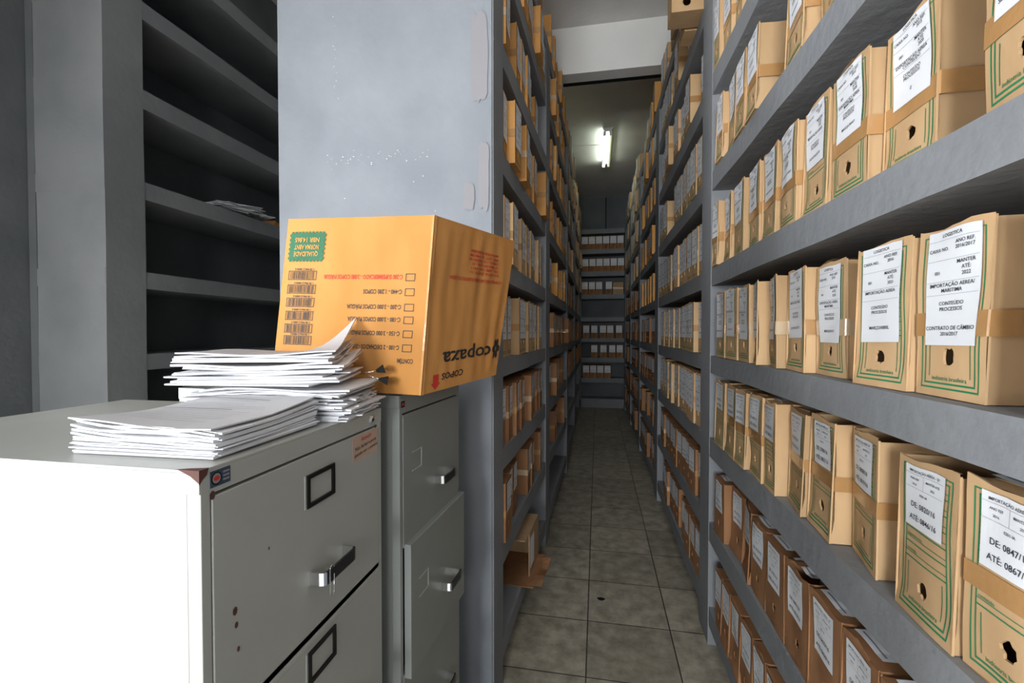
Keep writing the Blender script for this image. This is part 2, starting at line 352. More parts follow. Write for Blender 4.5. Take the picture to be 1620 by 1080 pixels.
# ------------------------------------------------------------------ archive boxes
W0 = 0.14
def front_map(w_, h, xf, xn, off=0.0):
    """(across 0..w from the viewer's left, up 0..h) -> point on the box front"""
    dx_ = (xn - xf); ln = math.hypot(w_, dx_); nx, ny = -w_ / ln, -dx_ / ln
    def F(a, z, o=0.0):
        u = a / w_; return (xf + dx_ * u + nx * (off + o), w_ / 2 - a + ny * (off + o), z)
    return F
def body_mesh(w_, h, d, xf, xn, seed, style, lid='shut', taped=False, hi=True):
    rd = random.Random(seed); mb = MB()
    K = {'green': 'kraft', 'plain': 'kraft', 'carton': 'carton', 'brown': 'brown', 'orange': 'orange'}[style]
    ink = 'green' if style == 'green' else 'dgreen'
    F = front_map(w_, h, xf, xn)
    amp = 0.0045 if hi else 0.003
    def D(p):
        n = noise.noise_vector(Vector((p[0] * 9 + seed, p[1] * 9, p[2] * 9)));
        k = min(1, max(0, (p[0] - .01) / .06)) * amp
        out = n.y * k * (3.2 if hi else 1.6); sg = 1 if p[1] > 0 else -1
        return (p[0], p[1] + sg * max(-.0075, min(.0015, out)), max(0.0, p[2] + (n.z * k if p[2] > .02 else 0)))
    # front panel with finger hole
    hr = 0.0125; hc = (w_ / 2 + rd.uniform(-.006, .006), h * 0.225 + rd.uniform(-.006, .006)); q = 0.02
    ed = lambda: rd.uniform(-.0024, .0024)
    top = [(w_ * i / 8, h + ed()) for i in range(9)]; bot = [(w_ * i / 8, max(0, ed())) for i in range(9)]
    xs = [w_ * i / 8 for i in range(9)]
    # rows: bottom strip, middle strips beside the hole, upper grid
    za, zb = hc[1] - q, hc[1] + q; xa, xb = hc[0] - q, hc[0] + q
    def P(a, z): return F(a, z)
    sag = rd.uniform(-.004, .004)
    def strip(x0, x1, z0, z1, nx=2, nz=2):
        if hi: nx = max(1, math.ceil((x1 - x0) / .014)); nz = max(1, math.ceil((z1 - z0) / .014))
        mb.grid(lambda u, v: P(x0 + (x1 - x0) * u, z0 + (z1 - z0) * v), nx, nz, K)
    strip(0, w_, 0, za, 4, 1); strip(0, xa, za, zb, 1, 1); strip(xb, w_, za, zb, 1, 1)
    def topf(u): return h + 0.004 * math.sin(u * (3 + seed % 4) + seed) + (rd.uniform(-.0015, .0015) if hi else 0)
    tj = [topf(i / 8) for i in range(9)]
    mb.grid(lambda u, v: P(w_ * u, zb + (tj[round(u * 8)] - zb) * v), 8, 16 if hi else 4, K)
    n = 16; ring = []; sq = []
    for i in range(n):
        an = 2 * PI * (i + .5) / n; rr = hr * (1 + (rd.uniform(-.22, .22) if hi else 0)); c_, s_ = math.cos(an), math.sin(an)
        ring.append((hc[0] + rr * c_, hc[1] + rr * s_ * 1.15)); m_ = max(abs(c_), abs(s_)); sq.append((hc[0] + q * c_ / m_, hc[1] + q * s_ / m_))
    sq2 = []
    vs_ = [P(*p) for p in sq] + [P(*p) for p in ring] + [F(p[0], p[1], -.004) for p in ring]
    fs = [(i, (i + 1) % n, n + (i + 1) % n, n + i) for i in range(n)] + [(n + i, n + (i + 1) % n, 2 * n + (i + 1) % n, 2 * n + i) for i in range(n)]
    mb.mesh(vs_, fs, K)
    for cx, cz in ((xa, za), (xb, za), (xa, zb), (xb, zb)):   # corners of the ring square
        near = sorted(range(n), key=lambda i: abs(sq[i][0] - cx) + abs(sq[i][1] - cz))[:2]
        mb.face([P(cx, cz), P(*sq[near[0]]), P(*sq[near[1]])], K)
    # panel edges (thickness of the board)
    t = 0.0035
    for (p0, p1) in (((0, 0), (0, h)), ((w_, 0), (w_, h)), ((0, 0), (w_, 0))):
        mb.face([F(*p0), F(*p1), F(*p1, -t), F(*p0, -t)], K)
    for i in range(8): mb.face([F(xs[i], tj[i]), F(xs[i + 1], tj[i + 1]), F(xs[i + 1], tj[i + 1], -t), F(xs[i], tj[i], -t)], K)
    # shell
    i_ = 0.0022 if hi else 0.001
    yl, yr = w_ / 2 - i_, -w_ / 2 + i_; hs_ = h - 0.003
    nx_, nz_ = (7, 5) if hi else (3, 2)
    mb.grid(lambda u, v: D((xf + t * .5 + (d - xf) * u, yl, hs_ * v)), nx_, nz_, K, True)
    mb.grid(lambda u, v: D((xn + t * .5 + (d - xn) * u, yr, hs_ * v)), nx_, nz_, K, True)
    mb.grid(lambda u, v: D((d, yl + (yr - yl) * u, hs_ * v)), 1, nz_, K)
    mb.grid(lambda u, v: D(((xf + (xn - xf) * v) + t * .5 + (d - (xf + (xn - xf) * v)) * u, yl + (yr - yl) * v, 0)), nx_, 1, K)
    e0 = 0.012 if lid == 'open' else 0
    if lid == 'shut':
        mb.grid(lambda u, v: D(((xf + (xn - xf) * v) + t * .5 + (d - (xf + (xn - xf) * v)) * u, yl + (yr - yl) * v, hs_)), nx_, 2, K, True)
        # overlapping flap with its edge
        mb.grid(lambda u, v: D((d * (.10 + .9 * u), yl + (yr - yl) * (.0 + .62 * v), hs_ + .0035 - .003 * (1 - v))), nx_, 2, K)
        mb.face([D((d * .1, yl, hs_)), D((d * .1, yl + (yr - yl) * .62, hs_)), D((d * .1, yl + (yr - yl) * .62, hs_ + .0035)), D((d * .1, yl, hs_ + .001))], K)
    else:
        fl = 0.05 if lid == 'open' else 0.03
        up = rd.uniform(.013, .018)
        mb.grid(lambda u, v: D((d * (.0 + u) + xf * (1 - u), yl + (yr - yl) * .55 * v, hs_ + up * math.sin(PI * .5 * v) * (1 - .7 * u))), nx_, 3, K)
        mb.grid(lambda u, v: D((d * (.18 + .82 * u), yr + (yl - yr) * .55 * v, hs_ - .012 * v)), nx_, 2, 'inner')
        mb.box(d * .25, d * .95, yr + .01, yl - .01, .02, hs_ - .05, 'paper_grey')
    if style in ('green', 'brown') or (style in ('plain', 'orange') and seed % 3):
        o = .0009
        def bar(a0, z0, a1, z1, k=ink): mb.grid(lambda u, v: F(a0 + (a1 - a0) * u, z0 + (z1 - z0) * v, o), max(1, math.ceil((a1 - a0) / .012)) if hi else 1, max(1, math.ceil((z1 - z0) / .012)) if hi else 1, k)
        lw = 0.0022; 
        if style != 'brown':
            for ins in (.013, .021):
                bar(ins, ins, w_ - ins, ins + lw * 1.4); bar(ins, h - ins - lw, w_ - ins, h - ins)
                bar(ins, ins, ins + lw, h - ins); bar(w_ - ins - lw, ins, w_ - ins, h - ins)
            z = h * .36
            while z < h * .88:
                bar(.021, z, w_ - .021, z + .0020); bar(.021, z + .010, w_ - .021, z + .0112); z += .026
            for e in (.031, w_ - .0325): bar(e, .034, e + .0015, h * .33)
            if hi:
                mb.text('indústria brasileira', lambda a, z_: F(a, z_, o), ink, .010, w_ / 2, .028, 'C')
                for j in range(4): mb.text(('conteúdo', 'departamento', 'data', 'observações')[j], lambda a, z_: F(a, z_, o), ink, .0075, .026, h * .36 + .0125 + j * .026, 'L')
    return mb
def tape_mesh(w_, h, d, xf, xn, seed, z0, z1, clear=False, topt=False):
    F = front_map(w_, h, xf, xn); mb = MB(); k = 'clear_tape' if clear else 'tape'; g = .0055
    rd = random.Random(seed); s1 = rd.uniform(-.006, .006)
    z = lambda v, u=0: z0 + (z1 - z0) * v + s1 * u
    mb.grid(lambda u, v: F(w_ * u, z(v), .0016), 12, 3, k)
    mb.face([F(w_, z0, .0016), (xn + .0005, -w_ / 2 - .0022, z0), (xn + .0005, -w_ / 2 - .0022, z1), F(w_, z1, .0016)], k)
    mb.grid(lambda u, v: (xn + .0005 + (d * .8 - xn) * u, -w_ / 2 - .0022, z(v, u)), 3, 1, k)
    mb.face([F(0, z0, .0011), (xf + .0005, w_ / 2 + .0022, z0), (xf + .0005, w_ / 2 + .0022, z1), F(0, z1, .0011)], k)
    mb.grid(lambda u, v: (xf + .0005 + (d * .8 - xf) * u, w_ / 2 + .0022, z(v, u)), 3, 1, k)
    return mb
# label: local plane facing -x, across = -y
def label_mesh(kind, t):
    mb = MB()
    if kind == 'tall': lw, lh = .108, .190
    elif kind == 'upper': lw, lh = .106, .150
    elif kind == 'short': lw, lh = .098, .108
    elif kind == 'mid': lw, lh = .095, .125
    else: lw, lh = .085, .15
    F = lambda a, z: (-.0006, lw / 2 - a, z)
    curl = lambda u, v: (-.0004 - .0006 * (abs(u - .5) * 2) ** 4 * v, lw / 2 - lw * u, lh * v)
    mb.grid(lambda u, v: curl(u, v), 10, 16, 'label')
    mb.grid(lambda u, v: (0.0, lw / 2 - lw * u, lh * v), 5, 8, 'label')
    I = lambda a, z: (-.0013 - .0006 * (abs(a / lw - .5) * 2) ** 4 * (z / lh), lw / 2 - a, z)
    def T(s, size, x, z, al='C', k='ink'):
        if s: mb.text(s, I, k, size, x * lw, z * lh, al)
    def ln(z, x0=.02, x1=.98):
        mb.grid(lambda u, v: I((x0 + (x1 - x0) * u) * lw, z * lh + v * .0005), 6, 1, 'ink_grey')
    if kind in ('tall', 'upper'):
        T('LOGISTICA', .0085, .5, .94); ln(.915)
        T('CAIXA NO.', .0085, .24, .82); T('ANO REF.', .0085, .74, .865); T(t[0], .0085, .74, .82); ln(.74)
        T('001', .008, .22, .62); T('MANTER', .0088, .76, .695); T('ATÉ:', .0088, .76, .645); T(t[1], .0085, .76, .595); ln(.555)
        T(t[2], .0090, .5, .51); T(t[3], .0090, .5, .462); ln(.44)
        T('CONTEÚDO', .0088, .5, .35); T('PROCESSOS', .0088, .5, .30); T(t[4], .0092, .5, .135); T(t[5], .0088, .5, .085)
    elif kind == 'short' or kind == 'mid':
        T('IMPORTAÇÃO AÉREA - SP', .0066, .5, .90); ln(.87)
        T('ANO REF', .0056, .25, .78); T('2016', .0056, .25, .69); T('MANTER ATÉ', .0056, .72, .78); T('2021', .0056, .72, .69); ln(.64)
        mb.grid(lambda u, v: I((.48 + .006 * u) * lw, (.64 + .23 * v) * lh), 1, 1, 'ink_grey')
        T('0201-IA', .0062, .5, .54)
        T('DE: ' + t[0], .0132, .5, .33); T('ATÉ: ' + t[1], .0132, .5, .12)
    return mb, lw, lh
def warper(seed, y, lv, w_, h, c0):
    rd = random.Random(seed * 3 + 1)
    lean = .075 * noise.noise(Vector((lv * 5.3, y * .9, 1.7))) * max(0, min(1, (2.30 - y) / .45))
    fl = rd.choice([0, 0, .006, .010]); b1 = rd.uniform(.003, .007)
    def W(p):
        x, y_, z = p[0], p[1], p[2]; k = max(0, 1 - max(0, x - c0) / .16)
        bx = b1 * noise.noise(Vector((y_ * 10 + seed * 3.1, z * 8, seed))) - fl * math.exp(-(z / .03) ** 2)
        tz = .0045 * noise.noise(Vector((y_ * 22 + seed, x * 9, 4))) * max(0, (z - h * .8) / (h * .2))
        yy = y_ + lean * z + .0008 * noise.noise(Vector((z * 14, seed, x * 6)))
        return (x + bx * k, yy, z + tz)
    return W
_LM = {}
def get_label(kind, t):
    key = (kind,) + tuple(t)
    if key not in _LM:
        mb, lw, lh = label_mesh(kind, t); me = bpy.data.meshes.new('label'); me.from_pydata(mb.v, [], mb.f)
        for k in mb.mats: me.materials.append(M[k])
        me.polygons.foreach_set('material_index', mb.mi); me.update(); _LM[key] = (me, lw, lh)
    return _LM[key]
TALL = [('2016', '2021', 'EXPORTAÇÃO AEREA', '', 'JANEIRO/FEVEREIRO', ''), ('2015', '2020', 'EXPORTAÇÃO AEREA', 'MARITIMA', 'MAIO/JUNHO', ''),
        ('2017', '2022', 'IMPORTAÇÃO AEREA', '', 'JULHO/AGOSTO', ''), ('2014', '2019', 'IMPORTAÇÃO AEREA', 'MARITIMA', 'SETEMBRO/OUTUBRO', '')]
SHORT = [('0601/16', '0622/16'), ('0623/16', '0650/16'), ('0701/16', '0731/16')]
def make_box(side, yf, yn, xf_w, xn_w, z, h, seed, style, lab, lid='shut', taped=True, clear=False, d=0.355, hi=True, toplab=False, lab_z=None, tz=None):
    """side +1: right rack (front faces -X); -1: left rack. xf_w/xn_w: world X of front at far/near edge."""
    w_ = abs(yf - yn) - .004; yc = (yf + yn) / 2
    if side > 0:
        x0 = min(xf_w, xn_w); a, c = xf_w - x0, xn_w - x0; rz = 0
    else:
        x0 = max(xf_w, xn_w); a, c = x0 - xn_w, x0 - xf_w; rz = PI
    d = min(d, .925 - x0) if side > 0 else d
    root = empty('archive_box', (x0, yc, CAM + z + .0012), rz)
    W = warper(seed, yc, z, w_, h, max(a, c))
    def finish(mb, name):
        mb.v = [W(p) for p in mb.v]; return mb.build(name, root)
    finish(body_mesh(w_, h, d, a, c, seed, style, lid, taped, hi), 'body')
    if tz is None: tz = (.50, .62)
    if taped: finish(tape_mesh(w_, h, d, a, c, seed, h * tz[0], h * tz[1], clear), 'tape')
    if lab:
        mb, lw, lh = label_mesh(*lab)
        F = front_map(w_, h, a, c); sc = min(1.0, (w_ - .010) / lw)
        zl = lab_z if lab_z is not None else (h - lh - .012)
        rr_ = random.Random(seed); tl = rr_.uniform(-.025, .025); sh = rr_.uniform(-.004, .004) if sc == 1 else 0
        mb.v = [F(w_ / 2 + sh - (p[1] + tl * (p[2] - lh / 2)) * sc, zl + p[2] + tl * p[1], .0024 - p[0]) for p in mb.v]
        finish(mb, 'label')
    if toplab:
        mb = MB(); ww = w_ * .72; x0_, zt_ = max(a, c), h + .0065
        for (xa, xb, ya, yb, zz, kk) in [(.012, .12, -ww / 2, ww / 2, 0, 'label')] + [(.022 + j * .02, .026 + j * .02, -ww * .4, ww * (.4 - .1 * (j % 3)), .0007, 'ink_grey') for j in range(5)]:
            mb.grid(lambda u, v: (x0_ + xa + (xb - xa) * u, ya + (yb - ya) * v, zt_ + zz), 6 if kk == 'label' else 1, 4, kk)
        finish(mb, 'top_label')
    return root
ORD = ['first', 'second', 'third', 'fourth', 'fifth', 'sixth', 'seventh', 'eighth', 'ninth', 'tenth', 'eleventh', 'twelfth', 'thirteenth', 'fourteenth']
SHELF = ['lowest', 'second', 'third', 'fourth', 'fifth', 'sixth', 'seventh', 'eighth', 'top']
rows = {   # (far Y, near Y, far front X, near front X), measured for the nearest bay of the right rack
 4: [(2.28, 2.173, .53, .53), (2.17, 2.015, .556, .54), (2.012, 1.857, .549, .541), (1.854, 1.699, .558, .544), (1.696, 1.541, .556, .544), (1.538, 1.383, .551, .535), (1.38, 1.225, .555, .547), (1.222, 1.067, .552, .548), (1.064, .909, .578, .575), (.781, .63, .55, .53)],
 5: [(2.215, 2.105, .53, .53), (2.102, 1.947, .55, .535), (1.944, 1.813, .534, .53), (1.81, 1.676, .535, .53), (1.493, 1.338, .55, .538), (1.335, 1.18, .573, .54), (1.177, 1.04, .548, .53), (1.037, .897, .551, .53)],
 6: [(2.285, 2.18, .53, .53), (2.177, 2.04, .546, .541), (2.037, 1.9, .557, .546), (1.897, 1.76, .553, .543), (1.757, 1.62, .551, .538)],
 3: [(2.201, 2.058, .53, .53), (2.055, 1.9, .532, .534), (1.897, 1.742, .539, .531), (1.739, 1.639, .547, .527), (1.636, 1.495, .563, .53), (1.492, 1.337, .562, .548), (1.334, 1.179, .571, .567), (1.103, .948, .55, .561), (.945, .79, .567, .568), (.693, .561, .55, .53)],
 2: [(2.201, 2.046, .53, .53), (2.043, 1.891, .537, .53), (1.888, 1.766, .529, .53), (1.763, 1.609, .54, .53), (1.606, 1.495, .537, .53), (1.492, 1.337, .571, .546), (1.334, 1.179, .562, .548), (1.176, 1.021, .583, .55), (.955, .8, .55, .542), (.797, .642, .546, .547)],
 1: [(2.212, 2.057, .53, .533), (2.054, 1.899, .562, .568), (1.896, 1.741, .569, .542), (1.738, 1.583, .541, .538), (1.58, 1.425, .537, .534), (1.422, 1.267, .537, .533), (1.264, 1.109, .533, .536), (1.106, .962, .536, .53), (.959, .811, .528, .53)],
 0: [(2.168, 2.065, .53, .53), (2.062, 1.945, .532, .53), (1.942, 1.802, .532, .53), (1.799, 1.673, .531, .53), (1.67, 1.546, .532, .53), (1.543, 1.416, .531, .53), (1.413, 1.279, .532, .53)],
}
special = {
 (3, 8): (('tall', ('2016/2017', '2022', 'IMPORTAÇÃO AEREA/', 'MARITIMA', 'CONTRATO DE CÂMBIO', '2016/2017')), 'big kraft archive box labelled CONTRATO DE CÂMBIO on the right rack at eye level'),
 (3, 7): (('tall', ('2016', '2021', 'IMPORTAÇÃO AEREA', '', 'MARÇO/ABRIL', '')), 'kraft archive box labelled MARÇO/ABRIL on the right rack at eye level'),
 (2, 8): (('short', ('0820/16', '0846/16')), 'open kraft archive box labelled DE 0820/16 ATÉ 0846/16 on the right rack'),
 (2, 9): (('short', ('0847/16', '0867/16')), 'kraft archive box labelled DE 0847/16 ATÉ 0867/16 at the lower right'),
 (2, 7): (('short', ('0808/16', '0819/16')), None), (2, 6): (('short', ('0780/16', '0807/16')), None),
 (4, 8): (('tall', ('2015', '2020', 'EXPORTAÇÃO AEREA', 'CONTEÚDO', 'E', '')), 'kraft archive box with taped lower front, last but one at upper right'),
}
n_ind = 0
for lv, rw in rows.items():
    z = LV[lv]
    for i, (yf, yn, xf_, xn_) in enumerate(rw):
        if yf > 2.2: yf -= .008
        sd = lv * 37 + i * 5 + 3
        lab, text = special.get((lv, i), (None, None))
        if lv >= 3: lab = lab or ('tall', TALL[(i * 3 + lv) % 4]); lab = ('upper' if lv >= 4 else 'tall', lab[1]); style = 'green'; h = .280 + (sd % 4) * .002
        elif lv == 2: lab = lab or ('short', SHORT[i % 3]); style = 'green'; h = .278 + (sd % 3) * .003
        else: lab = ('mid', SHORT[(i + lv) % 3]); style = 'brown'; h = .258
        lid = 'shut'
        if (lv, i) in ((2, 6), (2, 7), (2, 8), (4, 5), (4, 7), (1, 5), (3, 6)): lid = 'open'
        tall = lv >= 3
        r_ = make_box(1, yf, yn, xf_, xn_, z, h, sd, style, lab, lid, taped=(lv >= 2 and sd % 4 != 1), clear=(lv == 3 and i in (2, 3, 4, 6)),
                 toplab=(lv == 1 or (lv == 2 and i in (4, 5, 9))), tz=(.36, .50) if tall else (.44, .56), lab_z=(h - (.190 if lv == 3 else .150) - (.003 if i % 2 else .007)) if tall else None)
        if not text:
            text = f"{'brown' if style == 'brown' else 'kraft'} archive box, {ORD[i]} from the post, {SHELF[lv]} shelf up, nearest bay, right rack"
            if lid == 'open': text = text.replace(' archive', ' lidless archive').replace(' shelf up', ' shelf')
        tag(r_, text, 'box', f'archive boxes on the {SHELF[lv]} shelf of the right rack'); n_ind += 1

# shared boxes for the deeper bays
PROTO = {}
def proto_parts(style, k, hi=False):
    key = (style, k)
    if key not in PROTO:
        rd = random.Random(k * 7 + len(style)); w_ = [.125, .14, .105, .13][k % 4]; h = .278 if style != 'brown' else .258
        sk = rd.uniform(-.008, .012)
        a, c = max(0, -sk), max(0, sk)
        bm_ = body_mesh(w_, h, .35, a, c, k * 11 + 2, style, 'shut', True, False)
        tp = tape_mesh(w_, h, .35, a, c, k, h * .42, h * .54, k % 3 == 0)
        lab = get_label('mid' if style == 'brown' else 'tall', SHORT[k % 3] if style == 'brown' else TALL[k % 4])
        def mk(mb, nm):
            me = bpy.data.meshes.new(nm); me.from_pydata(mb.v, [], mb.f)
            for q in mb.mats: me.materials.append(M[q])
            me.polygons.foreach_set('material_index', mb.mi); me.update(); return me
        PROTO[key] = (w_, h, mk(bm_, 'body'), mk(tp, 'tape'), lab, a, c)
    return PROTO[key]
stuff = []
def place(side, y, z, front, style, k, label=None, group=None, rz=0.0, loc=None, tape=True, ls=(1, 1)):
    w_, h, bme, tme, lab, a, c = proto_parts(style, k)
    r0 = (0 if side > 0 else PI) + rz
    loc = loc or (front, y, CAM + z + .0012)
    F = front_map(w_, h, a, c, .0022)
    if label is None:
        stuff.append((bme, lab, loc, r0, F(w_ / 2, h - lab[2] - .012), math.atan2(c - a, w_), min(1, (w_ - .012) / lab[1]))); return None
    root = empty('archive_box', loc, r0); tag(root, label, 'box', group)
    put('body', bme, root)
    if tape: put('tape', tme, root)
    o = put('label', lab[0], root); o.location = F(w_ / 2, h - lab[2] * ls[1] - .010); o.rotation_euler = (0, 0, math.atan2(c - a, w_)); o.scale = (1, min(ls[0], (w_ - .012) / lab[1]), ls[1])
    return root
def fill(side, lv, ya, yb, bay, rackname, individual, seed, style, dens=.93, frontf=None, order_from='near'):
    """fill a bay's shelf from near to far"""
    rd = random.Random(seed); y = ya + .012; i = 0; n = 0
    while True:
        k = rd.randrange(8); w_ = [.125, .14, .105, .13][k % 4] + .007
        if y + w_ > yb - .012: break
        if rd.random() < dens:
            fx = frontf(y + w_ / 2)
            pro = rd.choice([0, 0, .005, .012, .02, .035]) * (-side if rd.random() < .5 else side * .8)
            if abs(pro) > .018 and rd.random() < .5: pro *= .4
            lab = None
            if individual:
                lab = f"{'brown' if style == 'brown' else 'kraft'} archive box, {ORD[n]} from the near post, {SHELF[lv]} shelf, {bay} bay, {rackname} rack"
            place(side, y + w_ / 2, LV[lv], fx + side * .004 + pro, style, k, lab, f'archive boxes in the {bay} bay of the {rackname} rack')
            n += 1
        else: y += rd.uniform(.0, .07)
        y += w_; i += 1
    return n
def st(lv, seed):
    if lv <= 1: return 'brown'
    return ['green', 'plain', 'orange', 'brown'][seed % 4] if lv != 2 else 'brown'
fr = lambda y: .53
place(1, 2.735, LV[7], .463, 'plain', 1, 'kraft archive box pulled out just behind the jutting carton, right rack', 'archive boxes in the second bay of the right rack'); n_ind += 1
lf = front_left
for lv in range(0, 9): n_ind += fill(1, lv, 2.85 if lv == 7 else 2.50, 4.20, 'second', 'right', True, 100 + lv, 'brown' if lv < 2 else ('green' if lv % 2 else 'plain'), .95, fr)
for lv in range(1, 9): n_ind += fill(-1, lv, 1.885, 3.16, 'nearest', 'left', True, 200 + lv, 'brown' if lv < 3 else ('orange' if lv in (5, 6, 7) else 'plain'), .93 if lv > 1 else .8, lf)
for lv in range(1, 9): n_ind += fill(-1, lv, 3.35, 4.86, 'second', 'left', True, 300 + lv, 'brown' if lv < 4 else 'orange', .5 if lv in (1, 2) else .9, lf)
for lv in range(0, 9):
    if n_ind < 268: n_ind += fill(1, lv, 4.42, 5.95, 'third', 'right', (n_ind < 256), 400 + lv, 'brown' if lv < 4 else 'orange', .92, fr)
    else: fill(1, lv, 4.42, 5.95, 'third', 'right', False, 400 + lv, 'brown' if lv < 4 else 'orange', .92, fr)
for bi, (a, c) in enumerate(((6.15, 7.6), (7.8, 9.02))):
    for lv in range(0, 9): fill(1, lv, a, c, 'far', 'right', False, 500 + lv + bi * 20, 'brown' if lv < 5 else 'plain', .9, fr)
for bi, (a, c) in enumerate(((5.05, 6.5), (6.7, 8.1), (8.3, 9.02))):
    for lv in range(2, 9): fill(-1, lv, a, c, 'far', 'left', False, 600 + lv + bi * 20, 'brown' if lv < 5 else 'plain', .85, lf)
# boxes on the far end shelves, front faces the camera
far = {7: [-.25, -.112, .026, .164, .302, .44], 6: [-.24, -.10, .037, .174, .312, .45], 5: [-.25, -.11, .03, .22], 3: [-.22, -.06, .11, .25, .42], 2: [-.06, .12, .29, .435], 1: [-.22, -.08, .06, .20]}
for lv, xs in far.items():
    for i, x in enumerate(xs):
        nm = {7: 'row under the top board', 6: 'second row down', 5: 'third row down', 3: 'row at eye level', 2: 'row just below eye level', 1: 'lowest row'}[lv]
        place(1, 0, 0, 0, 'brown', [3, 7][i % 2], f'{ORD[i]} brown box from the left, {nm}, far end shelving', 'archive boxes on the far end shelving', rz=PI / 2, loc=(x, 9.215, CAM + LV[lv] + .0012), tape=False, ls=(1.22, 1.12))
        n_ind += 1
b = MB(); b.box(-.10, .10, 0, .3, 0, .235, 'inner'); b.box(-.10, .10, -.002, 0, .10, .14, 'tape'); tag(b.build('cardboard_carton', loc=(.40, 9.23, CAM + LV[5] + .001)), 'plain wide brown carton at right on the third row, far end shelving', 'box')
# everything deeper, as one heap of look-alikes
mb = MB()
for (bme, lab, loc, r0, lp, la, ls) in stuff:
    T = Matrix.Translation(loc) @ Matrix.Rotation(r0, 4, 'Z')
    keys = [mm.name for mm in bme.materials]; inv = {M[k].name: k for k in M}
    mi = {i: inv[nm] for i, nm in enumerate(keys)}
    base = len(mb.v); mb.v += [tuple(T @ v.co) for v in bme.vertices]
    for p in bme.polygons: mb.f.append(tuple(base + q for q in p.vertices)); mb.mi.append(mb.m(mi[p.material_index])); mb.sm.append(False)
    T2 = T @ Matrix.Translation(lp) @ Matrix.Rotation(la, 4, 'Z')
    lw, lh = lab[1] * ls, lab[2]
    mb.face([T2 @ Vector((-.0015, lw / 2, 0)), T2 @ Vector((-.0015, -lw / 2, 0)), T2 @ Vector((-.0015, -lw / 2, lh)), T2 @ Vector((-.0015, lw / 2, lh))], 'label')
    for j in range(6):
        z_ = lh * (.1 + .15 * j); mb.face([T2 @ Vector((-.002, lw * .35, z_)), T2 @ Vector((-.002, -lw * .35, z_)), T2 @ Vector((-.002, -lw * .35, z_ + .006)), T2 @ Vector((-.002, lw * .35, z_ + .006))], 'ink_grey')
o = mb.build('archive_box'); tag(o, 'distant rows of brown archive boxes deep along both sides of the aisle', 'boxes'); o['kind'] = 'stuff'
print('INDIVIDUAL', n_ind, 'STUFF', len(stuff))

# odd boxes pulled out of line
def carton(loc, rz, w_, d, h, label, style='kraft', hole=True, open_side=False, rx=0.0):
    """plain carton, hole end facing local -y"""
    root = empty('carton', loc, rz); root.rotation_euler = (rx, 0, rz); tag(root, label, 'box')
    mb = MB(); hr = .020
    n = 20; hc = (-.103, h * .17)
    if hole:
        ring = []; sq = []
        for i in range(n):
            an = 2 * PI * i / n; c_, s_ = math.cos(an), math.sin(an); m2 = max(abs(c_), abs(s_)); q_ = .03
            ring.append((hc[0] + hr * c_, 0, hc[1] + hr * s_)); sq.append((hc[0] + q_ * c_ / m2, 0, hc[1] + q_ * s_ / m2))
        rb = [(p[0], .006, p[2]) for p in ring]
        mb.mesh(sq + ring + rb, [(i, (i + 1) % n, n + (i + 1) % n, n + i) for i in range(n)] + [(n + i, n + (i + 1) % n, 2 * n + (i + 1) % n, 2 * n + i) for i in range(n)], style)
        q0, q1, z0_, z1_ = hc[0] - q_, hc[0] + q_, hc[1] - q_, hc[1] + q_
        for cx, cz in ((q0, z0_), (q1, z0_), (q0, z1_), (q1, z1_)):
            nb = sorted(sq, key=lambda p: abs(p[0] - cx) + abs(p[2] - cz))[:2]; mb.face([(cx, 0, cz), nb[0], nb[1]], style)
        for (xa, xb_, za, zb_) in ((-w_ / 2, w_ / 2, 0, z0_), (-w_ / 2, w_ / 2, z1_, h), (-w_ / 2, q0, z0_, z1_), (q1, w_ / 2, z0_, z1_)): mb.face([(xa, 0, za), (xb_, 0, za), (xb_, 0, zb_), (xa, 0, zb_)], style)
    elif not open_side: mb.box(-w_ / 2, w_ / 2, 0, .004, 0, h, style)
    for sx in (-1, 1): mb.grid(lambda u, v: (sx * (w_ / 2 + .003 * math.sin(u * PI) * math.sin(v * PI)), d * u, h * v), 5, 4, style, True)
    mb.grid(lambda u, v: (-w_ / 2 + w_ * u, d * v, 0), 2, 2, style); mb.grid(lambda u, v: (-w_ / 2 + w_ * u, d * v, h + .003 * math.sin(u * PI)), 4, 4, style)
    mb.grid(lambda u, v: (-w_ / 2 + w_ * u, d, h * v), 1, 1, style)
    mb.build('body', root)
    return root
carton((.550, 2.502, CAM + LV[7] + .002), 0, .355, .14, .275, 'kraft carton with finger hole jutting out near the top of the right rack')
r = tag(empty('cardboard_carton', (-.42, 2.30, CAM + LV[0] + .001), -.06), 'open torn carton lying on its side, lowest shelf of the left rack', 'box')
b = MB()
b.box(-.34, .10, 0, .36, 0, .004, 'brown'); b.box(-.34, .06, .0, .36, .236, .240, 'inner'); b.box(.056, .060, .10, .36, .004, .236, 'inner'); b.box(-.34, -.336, 0, .36, .004, .236, 'inner'); b.box(-.336, .056, .356, .36, .004, .236, 'inner')
b.build('body', r)
b = MB(); b.grid(lambda u, v: (.060 + .004 * math.sin(v * 3), .10 - .10 * u * .0 + .0, v * .236), 1, 1, 'inner')
b.grid(lambda u, v: (.06 + .08 * v, .02 + .30 * u, .004 + .012 * math.sin(u * 7) * v), 6, 2, 'brown'); b.build('flap', r)
b = MB(); b.box(.0612, .0618, .12, .22, .04, .20, 'label'); b.build('label', r)

